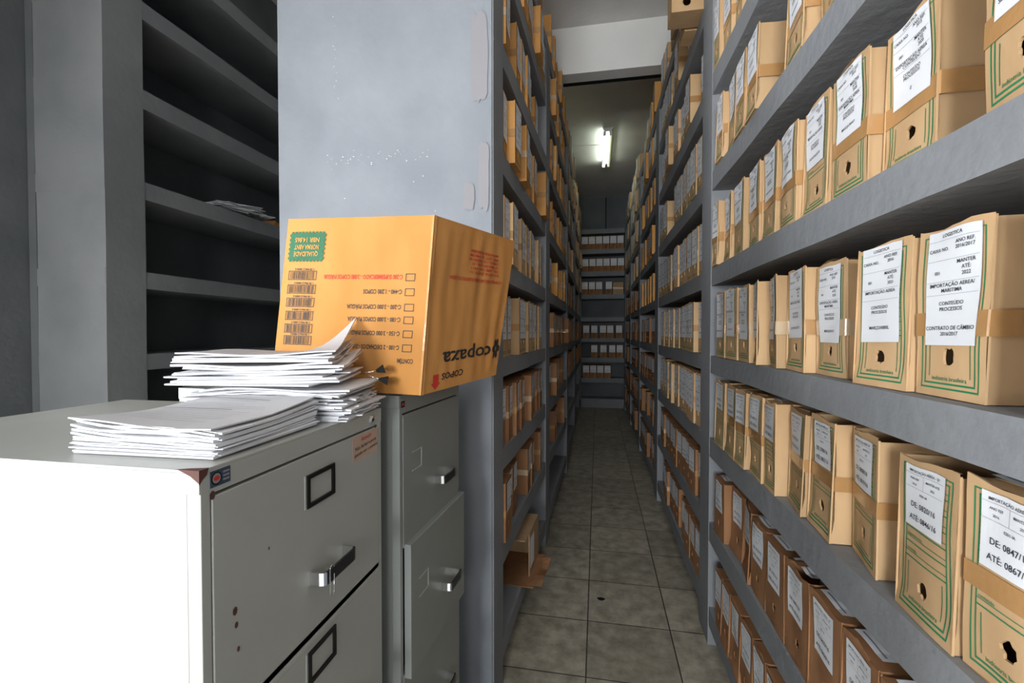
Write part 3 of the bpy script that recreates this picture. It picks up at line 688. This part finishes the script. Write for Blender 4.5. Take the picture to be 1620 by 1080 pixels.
# ------------------------------------------------------------------ filing cabinets
def cabinet(loc, rz, wd, dp, ht, k, label, header, pitch, fr_h, open2=False, top_rim=True):
    root = empty('filing_cabinet', loc, rz); tag(root, label, 'cabinet', 'steel filing cabinets in front of the pillar')
    mb = MB(); t = .014
    mb.box(-dp, -.0202, 0, .0015, .03, ht - .005, k); mb.box(-dp, -.0202, wd - .0015, wd, .03, ht - .005, k)      # sides
    mb.box(-dp, -dp + .0015, .0015, wd - .0015, .03, ht - .001, k)
    mb.box(-dp, 0, -.002, wd + .002, ht - .004, ht, k)              # top sheet
    for y in (-.002, wd): mb.box(-dp, 0, y, y + .002, ht - .030, ht - .004, k)  # rim around the top
    mb.box(-.02, 0, 0, t, .03, ht - .004, k); mb.box(-.02, 0, wd - t, wd, .03, ht - .004, k)   # front stiles
    mb.box(-.018, 0, t, wd - t, ht - header, ht - .004, k)          # header rail
    mb.box(-.03, -.022, t, wd - t, .04, ht - header, 'void')
    mb.box(-dp + .02, -.03, .01, wd - .01, 0, .04, 'void')
    o = mb.build('carcass', root, bevel=.0012)
    z = ht - header - .004
    for i in range(4):
        z0 = z - fr_h
        if z0 < .03: z0 = .04
        pull = .018 if (open2 and i == 1) else 0.0
        mb = MB(); y0, y1 = t + .002, wd - t - .001
        if pull: mb.mesh([(pull - .018, y0 + .004, z0 - .004), (pull, y0 + .004, z0 - .004), (pull - .018, y1 + .014, z0 + .003), (pull, y1 + .014, z0 + .003), (pull - .018, y0 + .004, z + .002), (pull, y0 + .004, z + .002), (pull - .018, y1 + .014, z + .006), (pull, y1 + .014, z + .006)],
                         [(0, 1, 3, 2), (4, 6, 7, 5), (0, 4, 5, 1), (2, 3, 7, 6), (0, 2, 6, 4), (1, 5, 7, 3)], k)
        else: mb.box(-.016, .001, y0, y1, z0, z, k)
        if not pull and k == 'steel': mb.box(-.016, .0015, y0, y1, z0 - .0115, z0 - .0016, k)
        dr = mb.build('drawer', root, bevel=.0015)
        px = .001 + pull
        if k == 'steel' or i > 5:
            mb = MB(); a, c = wd * .43, wd * .60; zt = z - .032; zb = zt - .056; q = .007
            mb.box(px, px + .004, a, c, zt - q, zt, 'holder'); mb.box(px, px + .004, a, c, zb, zb + q, 'holder')
            mb.box(px, px + .004, a, a + q, zb + q, zt - q, 'holder'); mb.box(px, px + .004, c - q, c, zb + q, zt - q, 'holder')
            mb.box(px, px + .001, a - .004, a, zb, zt, 'steel')
            mb.build('label_holder', dr)
            hy0, hy1, hz = wd * .445, wd * .665, z - .21
        else:
            mb = MB(); a, c = wd * .16, wd * .30; zt = z - .10
            mb.box(px, px + .0008, a, c, zt - .05, zt - .047, 'steel'); mb.box(px, px + .0008, a, c, zt - .003, zt, 'steel'); mb.box(px, px + .0008, c - .003, c, zt - .047, zt - .003, 'steel')
            mb.build('label_slot', dr)
            hy0, hy1, hz = wd * .52, wd * .74, z - (.215 if i == 0 else .20)
        mb = MB(); r_ = .03
        # bar with rounded bends, flat section
        path = [(0, 0), (.6, .0), (.85, .04), (.97, .12), (1, .25)]
        pts = [(px + r_ * p, hy0 + (hy1 - hy0) * .5 * q2) for p, q2 in path]; pts = pts + [(x, hy0 + hy1 - y) for x, y in reversed(pts)]
        for j in range(len(pts) - 1):
            (xa, ya), (xb, yb) = pts[j], pts[j + 1]; hh = .011; kk = 'chrome' if (j in (0, 1, 2) or j >= len(pts) - 3) else 'grip'
            dx_, dy_ = xb - xa, yb - ya; ln = math.hypot(dx_, dy_) or 1; nx, ny = -dy_ / ln * .004, dx_ / ln * .004
            vv = [(xa, ya, hz - hh), (xb, yb, hz - hh), (xb, yb, hz + hh), (xa, ya, hz + hh), (xa + nx, ya + ny, hz - hh), (xb + nx, yb + ny, hz - hh), (xb + nx, yb + ny, hz + hh), (xa + nx, ya + ny, hz + hh)]
            mb.mesh(vv, [(0, 1, 2, 3), (7, 6, 5, 4), (0, 4, 5, 1), (3, 2, 6, 7), (0, 3, 7, 4), (1, 5, 6, 2)], kk)
        mb.build('handle', dr)
        z -= pitch
    return root
cab1 = cabinet((-.48, .477, 0), 0, .475, .70, CAM - .17, 'steel', 'near grey steel filing cabinet carrying the heap of papers', .034, .302, .315)
cab2 = cabinet((-.4615, 1.01, 0), -.0602, .395, .66, CAM - .150, 'steel2', 'far grey-green steel filing cabinet carrying the orange carton, its second drawer ajar', .045, .318, .324, open2=True)
H1 = CAM - .17
mb = MB(); mb.tube([(-.002, .43, H1 - .018), (.004, .43, H1 - .018)], .0085, 'chrome', 16); mb.tube([(.004, .43, H1 - .018), (.0055, .43, H1 - .018)], .004, 'void', 10); mb.build('lock', cab1)
# rusty corner, maker's sticker, hand written note
mb = MB()
mb.mesh([(.0006, -.0026, H1 + .0004), (.0006, .012, H1 + .0004), (.0006, .009, H1 - .008), (.0006, .003, H1 - .012), (.0006, -.0026, H1 - .018)], [(0, 1, 2, 3, 4)], 'rust')
mb.mesh([(.0006, -.0026, H1 + .0004), (.0006, .012, H1 + .0004), (-.02, .006, H1 + .0004), (-.035, -.0026, H1 + .0004)], [(0, 1, 2, 3)], 'rust')
mb.mesh([(.0006, -.0026, H1 + .0004), (-.03, -.0026, H1 + .0004), (-.012, -.0026, H1 - .007), (.0006, -.0026, H1 - .016)], [(0, 1, 2, 3)], 'rust')
mb.build('rust_patch', cab1)['label'] = 'chipped rusty corner'
for (y, z_, r_) in ((.05, .205, .004), (.052, .225, .003), (.055, .26, .0025), (.043, .31, .002), (.115, .15, .0018), (.016, .036, .004), (.445, .035, .003)):
    mb = MB(); mb.mesh([(.0018, y + r_ * math.cos(a), H1 - z_ + 1.5 * r_ * math.sin(a)) for a in [i * PI / 4 for i in range(8)]], [tuple(range(8))], 'rust'); mb.build('rust_spot', cab1)
mb = MB(); F = lambda a, z_: (.0007, a, z_)
mb.box(.0001, .0006, .014, .046, H1 - .027, H1 - .006, 'sticker_blue')
cx, cz = .0235, H1 - .0165
for rr, kk, o_ in ((.0085, 'holder', .0001), (.0065, 'ink_grey', .0002)):
    mb.mesh([(.0006 + o_, cx + rr * math.cos(i * PI / 10), cz + rr * math.sin(i * PI / 10)) for i in range(20)], [tuple(range(20))], kk)
mb.mesh([(.0009, cx + .0048 * math.cos(i * PI / 8), cz + .0032 * math.sin(i * PI / 8)) for i in range(16)], [tuple(range(16))], 'red')
for j in range(3): mb.box(.0006, .0008, .034, .044, H1 - .0125 - j * .005, H1 - .010 - j * .005, 'ink_grey')
mb.build('maker_sticker', cab1)['label'] = 'dark sticker with red round emblem'
mb = MB(); mb.box(.001, .0013, .352, .455, H1 - .090, H1 - .040, 'sticker_pink')
G = lambda a, z_: (.0016, a, z_ + (a - .36) * .06)
mb.text('Atenção', G, 'red', .013, .385, H1 - .056); mb.text('Não fechar a porta', G, 'ink', .0115, .362, H1 - .070); mb.text('quando usar o armário', G, 'ink', .0105, .358, H1 - .082)
mb.build('note', cab1)['label'] = 'small handwritten note, peach coloured'
# paper clip hooked on the top handle
mb = MB(); hy = .475 * .47; hz = H1 - .034 - .004 - .21
pts = []
for i in range(13):
    a = PI * i / 12; pts.append((.036, hy + .006 * math.cos(a), hz + .016 + .006 * math.sin(a)))
for i in range(13):
    a = PI + PI * i / 12; pts.append((.036, hy - .0 + .006 * math.cos(a), hz - .024 + .006 * math.sin(a)))
pts.append((.036, hy + .006, hz + .004))
mb.tube(pts, .0007, 'chrome', 6)
o = mb.build('paper_clip', loc=(-.48, .477, 0)); tag(o, 'bent wire paper clip hooked over the top drawer handle of the near cabinet', 'paper clip')
# maker's plate on the second cabinet
mb = MB(); mb.box(.0001, .0007, .008, .026, H1 + .02 - .030, H1 + .02 - .015, 'holder'); mb.box(.0007, .0009, .012, .022, H1 + .02 - .026, H1 + .02 - .019, 'red'); mb.build('maker_plate', cab2)['label'] = 'tiny dark plate with red mark'

# ------------------------------------------------------------------ paper heaps on the near cabinet
def heap(name, label, cx, cy, sx, sy, rot, z0, n, t, jit, curl, seed, top_text=False, group='paper bundles on the near cabinet'):
    rd = random.Random(seed); mb = MB(); z = z0
    for i in range(n):
        tt = t * rd.uniform(.5, 1.4); a = rot + rd.gauss(0, jit * 1.0); ox, oy = rd.gauss(0, jit * .12), rd.gauss(0, jit * .12)
        ca, sa = math.cos(a), math.sin(a); k = 'paper' if rd.random() < .8 else 'paper_grey'
        if i == n - 1: k = 'paper_grey'
        wx, wy = sx * rd.uniform(.97, 1.0), sy * rd.uniform(.97, 1.0)
        ph = rd.uniform(0, 6); cw = (i / max(1, n - 1)) ** 1.3
        def P(u, v, dz, ph=ph, z=z, wx=wx, wy=wy, ca=ca, sa=sa, ox=ox, oy=oy, cw=cw):
            x, y = (u - .5) * wx, (v - .5) * wy
            zz = z + dz + curl(u, v) * cw + .0030 * math.sin(u * 8 + ph) * cw * (abs(v - .5) + abs(u - .5))
            return (cx + ox + x * ca - y * sa, cy + oy + x * sa + y * ca, max(z0, zz))
        nu, nv = 10, 8
        mb.grid(lambda u, v: P(u, v, tt * .93), nu, nv, k, True); mb.grid(lambda u, v: P(u, v, 0), nu, nv, k, True)
        for q in (0, 1):
            mb.grid(lambda u, v: P(u, q, tt * .93 * v), nu, 1, k); mb.grid(lambda u, v: P(q, u, tt * .93 * v), nv, 1, k)
        if i == n - 1 and top_text:
            rows_ = 15
            for j in range(rows_):
                v0 = .90 - j * .052; u1 = rd.uniform(.5, .93); thick = .004 if j not in (1, 7) else .011
                if j in (3,): continue
                mb.grid(lambda u, v: P(.08 + (u1 - .08) * u, v0 + thick * v, tt * .93 + .0012), 8, 1, 'ink_grey')
        z += tt
    o = mb.build(name); tag(o, label, 'papers', group); return z
zc = H1 + .0008
c1 = lambda u, v: .022 * max(0, v - .45) ** 1.2 + .014 * (1 - u) ** 4 * (1 - v) ** 2 + .004 * math.sin(u * 3)
zt = heap('paper_stack', 'front bundle of printed sheets on the near cabinet, top page fully visible', -.612, .628, .230, .235, .03, zc, 17, .0024, .022, c1, 5, True)
c2 = lambda u, v: .003 * math.sin(u * 4) + .004 * v
za = heap('paper_stack', 'lower back bundle of white paper on the near cabinet, fanned edges', -.625, .850, .29, .19, .16, zc, 20, .0035, .075, c2, 8)
c3 = lambda u, v: .012 * (u - .4) ** 2 + .035 * max(0, u - .72) * max(0, v - .2) * 4
zb = heap('paper_stack', 'middle back bundle of curled white sheets, under the topmost papers', -.660, .840, .29, .195, .28, za + .009, 11, .0032, .085, c3, 11)
c4 = lambda u, v: c3(u, v) + .085 * max(0, u - .74) ** 1.1 * v * 2.0
heap('paper_stack', 'topmost wavy bundle of grey sheets with upturned corner, beside the orange carton', -.662, .840, .288, .19, .28, zb + .006, 6, .0030, .035, c4, 14, True)
c5 = lambda u, v: .010 * math.sin(v * 5 + 1) ** 2 + .006 * u
heap('paper_stack', 'fan of loose grey sheets spilling along the front edge of the near cabinet', -.5355, .868, .10, .13, .10, zc, 12, .0030, .09, c5, 21)
for i, (x, y, z_) in enumerate(((-.482, .955, -.084), (-.474, .955, -.107), (-.792, .772, -.098))):
    mb = MB(); s = .009
    mb.mesh([(-s, -.016, -.009), (-s, .016, -.009), (-s, .016, .009), (-s, -.016, .009), (s, -.016, -.002), (s, .016, -.002), (s, .016, .002), (s, -.016, .002)],
            [(0, 1, 2, 3), (4, 5, 6, 7), (0, 1, 5, 4), (3, 2, 6, 7), (0, 3, 7, 4), (1, 2, 6, 5)], 'black')
    mb.tube([(s, -.010, 0), (s + .02, -.006, .004), (s + .028, 0, .005), (s + .02, .006, .004), (s, .010, 0)], .0009, 'chrome', 6)
    o = mb.build('binder_clip', loc=(x, y, CAM + z_), rz=-.9); o.rotation_euler = (0, .3 - .5 * i, PI + .5) if i < 2 else (0, 0, .2)
    tag(o, ('upper black binder clip at the right end of the paper heap', 'lower black binder clip at the right end of the paper heap', 'black binder clip at the left end of the paper heap')[i], 'binder clip', 'binder clips')

# ------------------------------------------------------------------ the orange carton on the second cabinet
def V(*a): return Vector(a)
zr = CAM
nR0, nR1 = V(-.403, 1.0, zr - .146), V(-.368, 1.0, zr + .27)
nL0, nL1 = V(-.797, 1.0, zr - .134), V(-.744, 1.0, zr + .278)
fR0, fR1 = V(-.316, 1.406, zr - .134), V(-.262, 1.452, zr + .295)
fL0, fL1 = nL0 + (fR0 - nR0), nL1 + (fR1 - nR1) * .98
base = V(-.55, 1.2, zr - .149)
def quadmap(a, b_, c_, d_, bulge=0.0, seed=0):      # a=bottom-left b=bottom-right c=top-right d=top-left
    nrm = (b_ - a).cross(d_ - a).normalized()
    def F(u, v, o=0.0):
        p = a * (1 - u) * (1 - v) + b_ * u * (1 - v) + c_ * u * v + d_ * (1 - u) * v
        e = math.sin(PI * u) * math.sin(PI * v)
        k = bulge * e + .004 * e * noise.noise(Vector((u * 4 + seed, v * 4, 1))) + (.004 * min(1, 6 * e) * noise.noise(Vector((u * 11, v * 2.5, 7))) if seed == 2 else .0025 * min(1, 6 * e) * noise.noise(Vector((u * 6, v * 5, 5))))
        return p + nrm * (k + o) - base
    return F
FF = quadmap(nL0, nR0, nR1, nL1, .003, 1)
FS = quadmap(nR0, fR0, fR1, nR1, -.004, 2)
FB = quadmap(fR0, fL0, fL1, fR1); FL = quadmap(fL0, nL0, nL1, fL1); FT = quadmap(nL1, nR1, fR1, fL1, .004, 3)
FU = quadmap(nR0, nL0, fL0, fR0)
cart = empty('cardboard_carton', base); tag(cart, 'orange shipping carton standing upside down on the far filing cabinet', 'box')
mb = MB()
for fn in (FF, FS, FB, FL, FT): mb.grid(fn, 32, 32, 'carton', True)
mb.grid(FU, 6, 6, 'carton')
o = mb.build('body', cart)
mb = MB()       # print on the broad face, upside down
bl, rd_, gr = 'blackprint', 'red', 'stamp'
OFF = .0012
def face_text(mbx, fn, s, k, u_right, v_base, cw, ch):   # upside down: starts at the right, grows leftwards
    (g, fs), wd = glyphs(s, .018)
    mbx.mesh([fn(u_right - px / wd * cw, v_base - py * ch, OFF) for px, py in g], fs, k)
def rect(fn, u0, u1, v0, v1, k, o=OFF, n=1): mb.grid(lambda u, v: fn(u0 + (u1 - u0) * u, v0 + (v1 - v0) * v, o), n, n, k)
rect(FF, .035, .275, .755, .915, gr, .0014, 4)
for i in range(10):
    uu = .035 + .24 * (i + .5) / 10
    for vv in (.755, .915): rect(FF, uu - .007, uu + .007, vv - .008, vv + .008, gr, .0014)
for i in range(6):
    vv = .755 + .16 * (i + .5) / 6
    for uu in (.035, .275): rect(FF, uu - .008, uu + .008, vv - .007, vv + .007, gr, .0014)
mb2 = mb
for s, v_ in (('QUALIDADE', .805), ('NORMA ABNT', .845), ('NBR 14.865', .887)):
    (g, fs), wd = glyphs(s, .018); mb.mesh([FF(.155 + .085 - px / wd * .17, v_ - py * .038, .0022) for px, py in g], fs, 'carton')
rr = random.Random(4)
vb = [.667, .586, .508, .43, .355, .285]
for j, v_ in enumerate(vb):
    du = .0 + .004 * j
    u0, u1 = .045 + du * .6, .24 + du * .6; hgt = .027
    for (a, c_, d_, e) in ((u0, u1, v_ - hgt, v_ - hgt + .004), (u0, u1, v_ + hgt - .004, v_ + hgt), (u0, u0 + .004, v_ - hgt, v_ + hgt), (u1 - .004, u1, v_ - hgt, v_ + hgt)): rect(FF, a, c_, d_, e, bl)
    u = u0 + .014
    while u < u1 - .016:
        wv_ = rr.choice([.0022, .0035, .006]); rect(FF, u, u + wv_, v_ - hgt * .8, v_ + hgt * .8, bl); u += wv_ + rr.choice([.0025, .004, .006])
    face_text(mb, FF, '1 78 99612 4000 6', bl, u1 - .02, v_ + hgt + .014, .13, .016)
rv = [.657, .574, .488, .417, .339, .26]
tx = [('C-200 SUPERMERCADO - 3.000 COPOS P/ÁGUA', rd_, .53), ('C-440 - 1.200 COPOS', bl, .255), ('C-200 - 3.000 COPOS P/ÁGUA', bl, .355), ('C-180 - 3.000 COPOS P/ÁGUA', bl, .345), ('C-150 - 3.000 COPOS P/ÁGUA', bl, .35), ('C-100 - 2 DECHADOS - 3.000 COPOS', bl, .42)]
for j, v_ in enumerate(rv):
    u0 = .845 + .003 * j; u1 = u0 + .062; hg = .021
    for (a, c_, d_, e) in ((u0, u1, v_ - hg, v_ - hg + .004), (u0, u1, v_ + hg - .004, v_ + hg), (u0, u0 + .004, v_ - hg, v_ + hg), (u1 - .004, u1, v_ - hg, v_ + hg)): rect(FF, a, c_, d_, e, bl)
    s, k, cw = tx[j]; face_text(mb, FF, s, k, u0 - .02, v_ + .014, cw, .036)
face_text(mb, FF, 'CONTÉM:', bl, .935, .200, .105, .036)
mb.build('print', cart)['label'] = 'black, red and green printing, upside down'
mb = MB()
def side_text(s, k, u_right, v_base, cw, ch, o=OFF):
    (g, fs), wd = glyphs(s, .018); mb.mesh([FS(u_right - px / wd * cw, v_base - py * ch, o) for px, py in g], fs, k)
side_text('copaza', bl, .845, .225, .65, .13); side_text('COPOS', bl, .47, .10, .27, .055)
mb.build('brand_print', cart)['label'] = 'black brand lettering, upside down'; mb = MB()
for i in range(6):      # six petals of the emblem
    a = i * PI / 3; cu_, cv = .925, .20
    for q in (0,):
        pts = [(cu_ + (.034 + .024 * math.cos(b2)) * math.cos(a) * 1.1 - .019 * math.sin(b2) * math.sin(a), cv + ((.034 + .024 * math.cos(b2)) * math.sin(a) + .019 * math.sin(b2) * math.cos(a)) * 1.35) for b2 in [k2 * PI / 5 for k2 in range(10)]]
        mb.mesh([FS(min(.995, p[0]), p[1], OFF) for p in pts], [tuple(range(10))], bl)
mb.build('emblem_print', cart)['label'] = 'black six petal emblem'; mb = MB()
side_text('COPAZA DESCARTÁVEIS PLÁSTICOS LTDA', rd_, .86, .685, .66, .03)
for j, s in enumerate(('RUA JOÃO B. ZANETTE 111', 'TEL.: (48) 3461-4411', 'CEP 88820-000 IÇARA - SC', 'CNPJ 82.112.764/0001-65', 'INSC. EST. 251.448.090', 'INDÚSTRIA BRASILEIRA')): side_text(s, rd_, .82 - .01 * j, .73 + j * .027, .40 - .015 * (j % 3), .024)
mb.build('address_print', cart)['label'] = 'red address lines, upside down'; mb = MB()
mb.mesh([FS(.11, .10, OFF), FS(.17, .10, OFF), FS(.17, .05, OFF), FS(.19, .05, OFF), FS(.14, .01, OFF), FS(.09, .05, OFF), FS(.11, .05, OFF)], [tuple(range(7))], rd_)
mb.build('arrow_print', cart)['label'] = 'red arrow'
mb = MB(); mb.grid(lambda u, v: FF(.988 + .012 * u, v, .0015), 1, 16, 'carton_tape') ; mb.grid(lambda u, v: FS(.0 + .02 * u, v, .0015), 1, 16, 'carton_tape')
mb.build('tape', cart)
mb = MB(); mb.grid(lambda u, v: FS(.02 + .55 * u, -.0 - .035 * v * (1 + .3 * math.sin(u * 9)), .006 * v), 10, 2, 'brown'); mb.build('torn_flap', cart) if False else None

# ------------------------------------------------------------------ papers on the far left shelving
def fan(loc, label):
    rd = random.Random(3); mb = MB()
    for i in range(14):
        a = rd.uniform(-.5, .5); ca, sa = math.cos(a), math.sin(a); ox, oy = rd.uniform(-.05, .03), -.10 + .016 * i; z = .008 + .007 * i if i < 9 else .055 - .007 * (i - 9)
        tip = rd.uniform(.0, .02)
        P = lambda u, v, dz=0: (ox + (u - .5) * .21 * ca - (v - .5) * .28 * sa, oy + (u - .5) * .21 * sa + (v - .5) * .28 * ca, max(.001, z + tip * u * v + dz))
        mb.grid(lambda u, v: P(u, v), 4, 4, 'paper', True); mb.grid(lambda u, v: P(u, v, .0025), 4, 4, 'paper', True)
        for q in (0, 1): mb.grid(lambda u, v: P(u, q, .0025 * v), 4, 1, 'paper'); mb.grid(lambda u, v: P(q, u, .0025 * v), 4, 1, 'paper')
    return tag(mb.build('paper_stack', loc=loc), label, 'papers')
fan((-2.36, 2.60, CAM + LV[5] + .002), 'fanned loose papers lying on the otherwise empty far left shelving')
mb = MB(); mb.mesh([(-.08, 0, 0), (.08, 0, 0), (.08, .12, 0), (-.08, .12, 0), (-.08, 0, .05), (.08, .02, .045), (.08, .12, .01), (-.08, .12, .05)], [(0, 1, 5, 4), (1, 2, 6, 5), (2, 3, 7, 6), (3, 0, 4, 7), (4, 5, 6, 7), (0, 3, 2, 1)], 'orange')
tag(mb.build('envelope', loc=(-2.36, 2.90, CAM + LV[5] + .002)), 'small orange envelope beside the papers on the far left shelving', 'envelope')

# ------------------------------------------------------------------ ceiling light at the far part of the aisle
def batten(fx_, fy0, label, k2):
    lamp = empty('fluorescent_light', (fx_, fy0, ZC)); tag(lamp, label, 'light')
    mb = MB(); mb.mesh([(-.075, 0, -.002), (.075, 0, -.002), (.045, 0, -.05), (-.045, 0, -.05), (-.075, 1.24, -.002), (.075, 1.24, -.002), (.045, 1.24, -.05), (-.045, 1.24, -.05)],
                       [(0, 1, 2, 3), (4, 5, 6, 7), (0, 1, 5, 4), (1, 2, 6, 5), (2, 3, 7, 6), (3, 0, 4, 7)], 'enamel'); mb.build('housing', lamp)
    for dx_, k in ((-.045, 'lit'), (.035, k2)):
        mb = MB(); mb.tube([(dx_, .03, -.085), (dx_, 1.21, -.085)], .017, k, 12); mb.build('tube', lamp)['label'] = 'lit tube' if k == 'lit' else 'dim tube'
        for y in (.012, 1.212): mb = MB(); mb.box(dx_ - .018, dx_ + .018, y, y + .016, -.105, -.045, 'enamel'); mb.build('tube_socket', lamp)
fx_ = .135
batten(fx_, 6.35, 'ceiling batten light with two tubes, one lit, above the far aisle', 'dim')
batten(-1.78, 4.9, 'ceiling batten light above the left aisle, hidden behind the broad end wall', 'lit')
mb = MB(); mb.tube([(fx_ - .08, 6.9, ZC - .006), (fx_ - .5, 6.88, ZC - .006), (-.9, 6.95, ZC - .006)], .006, 'enamel', 6); tag(mb.build('cable'), 'thin cable running left along the ceiling from the light', 'cable')
mb = MB(); mb.tube([(fx_ + .02, 7.62, ZC - .006), (fx_ + .035, 8.6, ZC - .006), (fx_ + .03, 9.6, ZC - .006)], .005, 'enamel', 6); tag(mb.build('cable'), 'thin cable running from the light to the far wall', 'cable')
# small dark stain on the floor tiles
mb = MB(); mb.mesh([(.022 * math.cos(a) * (1 + .15 * math.sin(3 * a)), .016 * math.sin(a), 0) for a in [i * PI / 9 for i in range(18)]], [tuple(range(18))], 'black')
tag(mb.build('floor_stain', loc=(.026, 2.585, .0008)), 'small dark round spot on a floor tile in the aisle', 'stain')
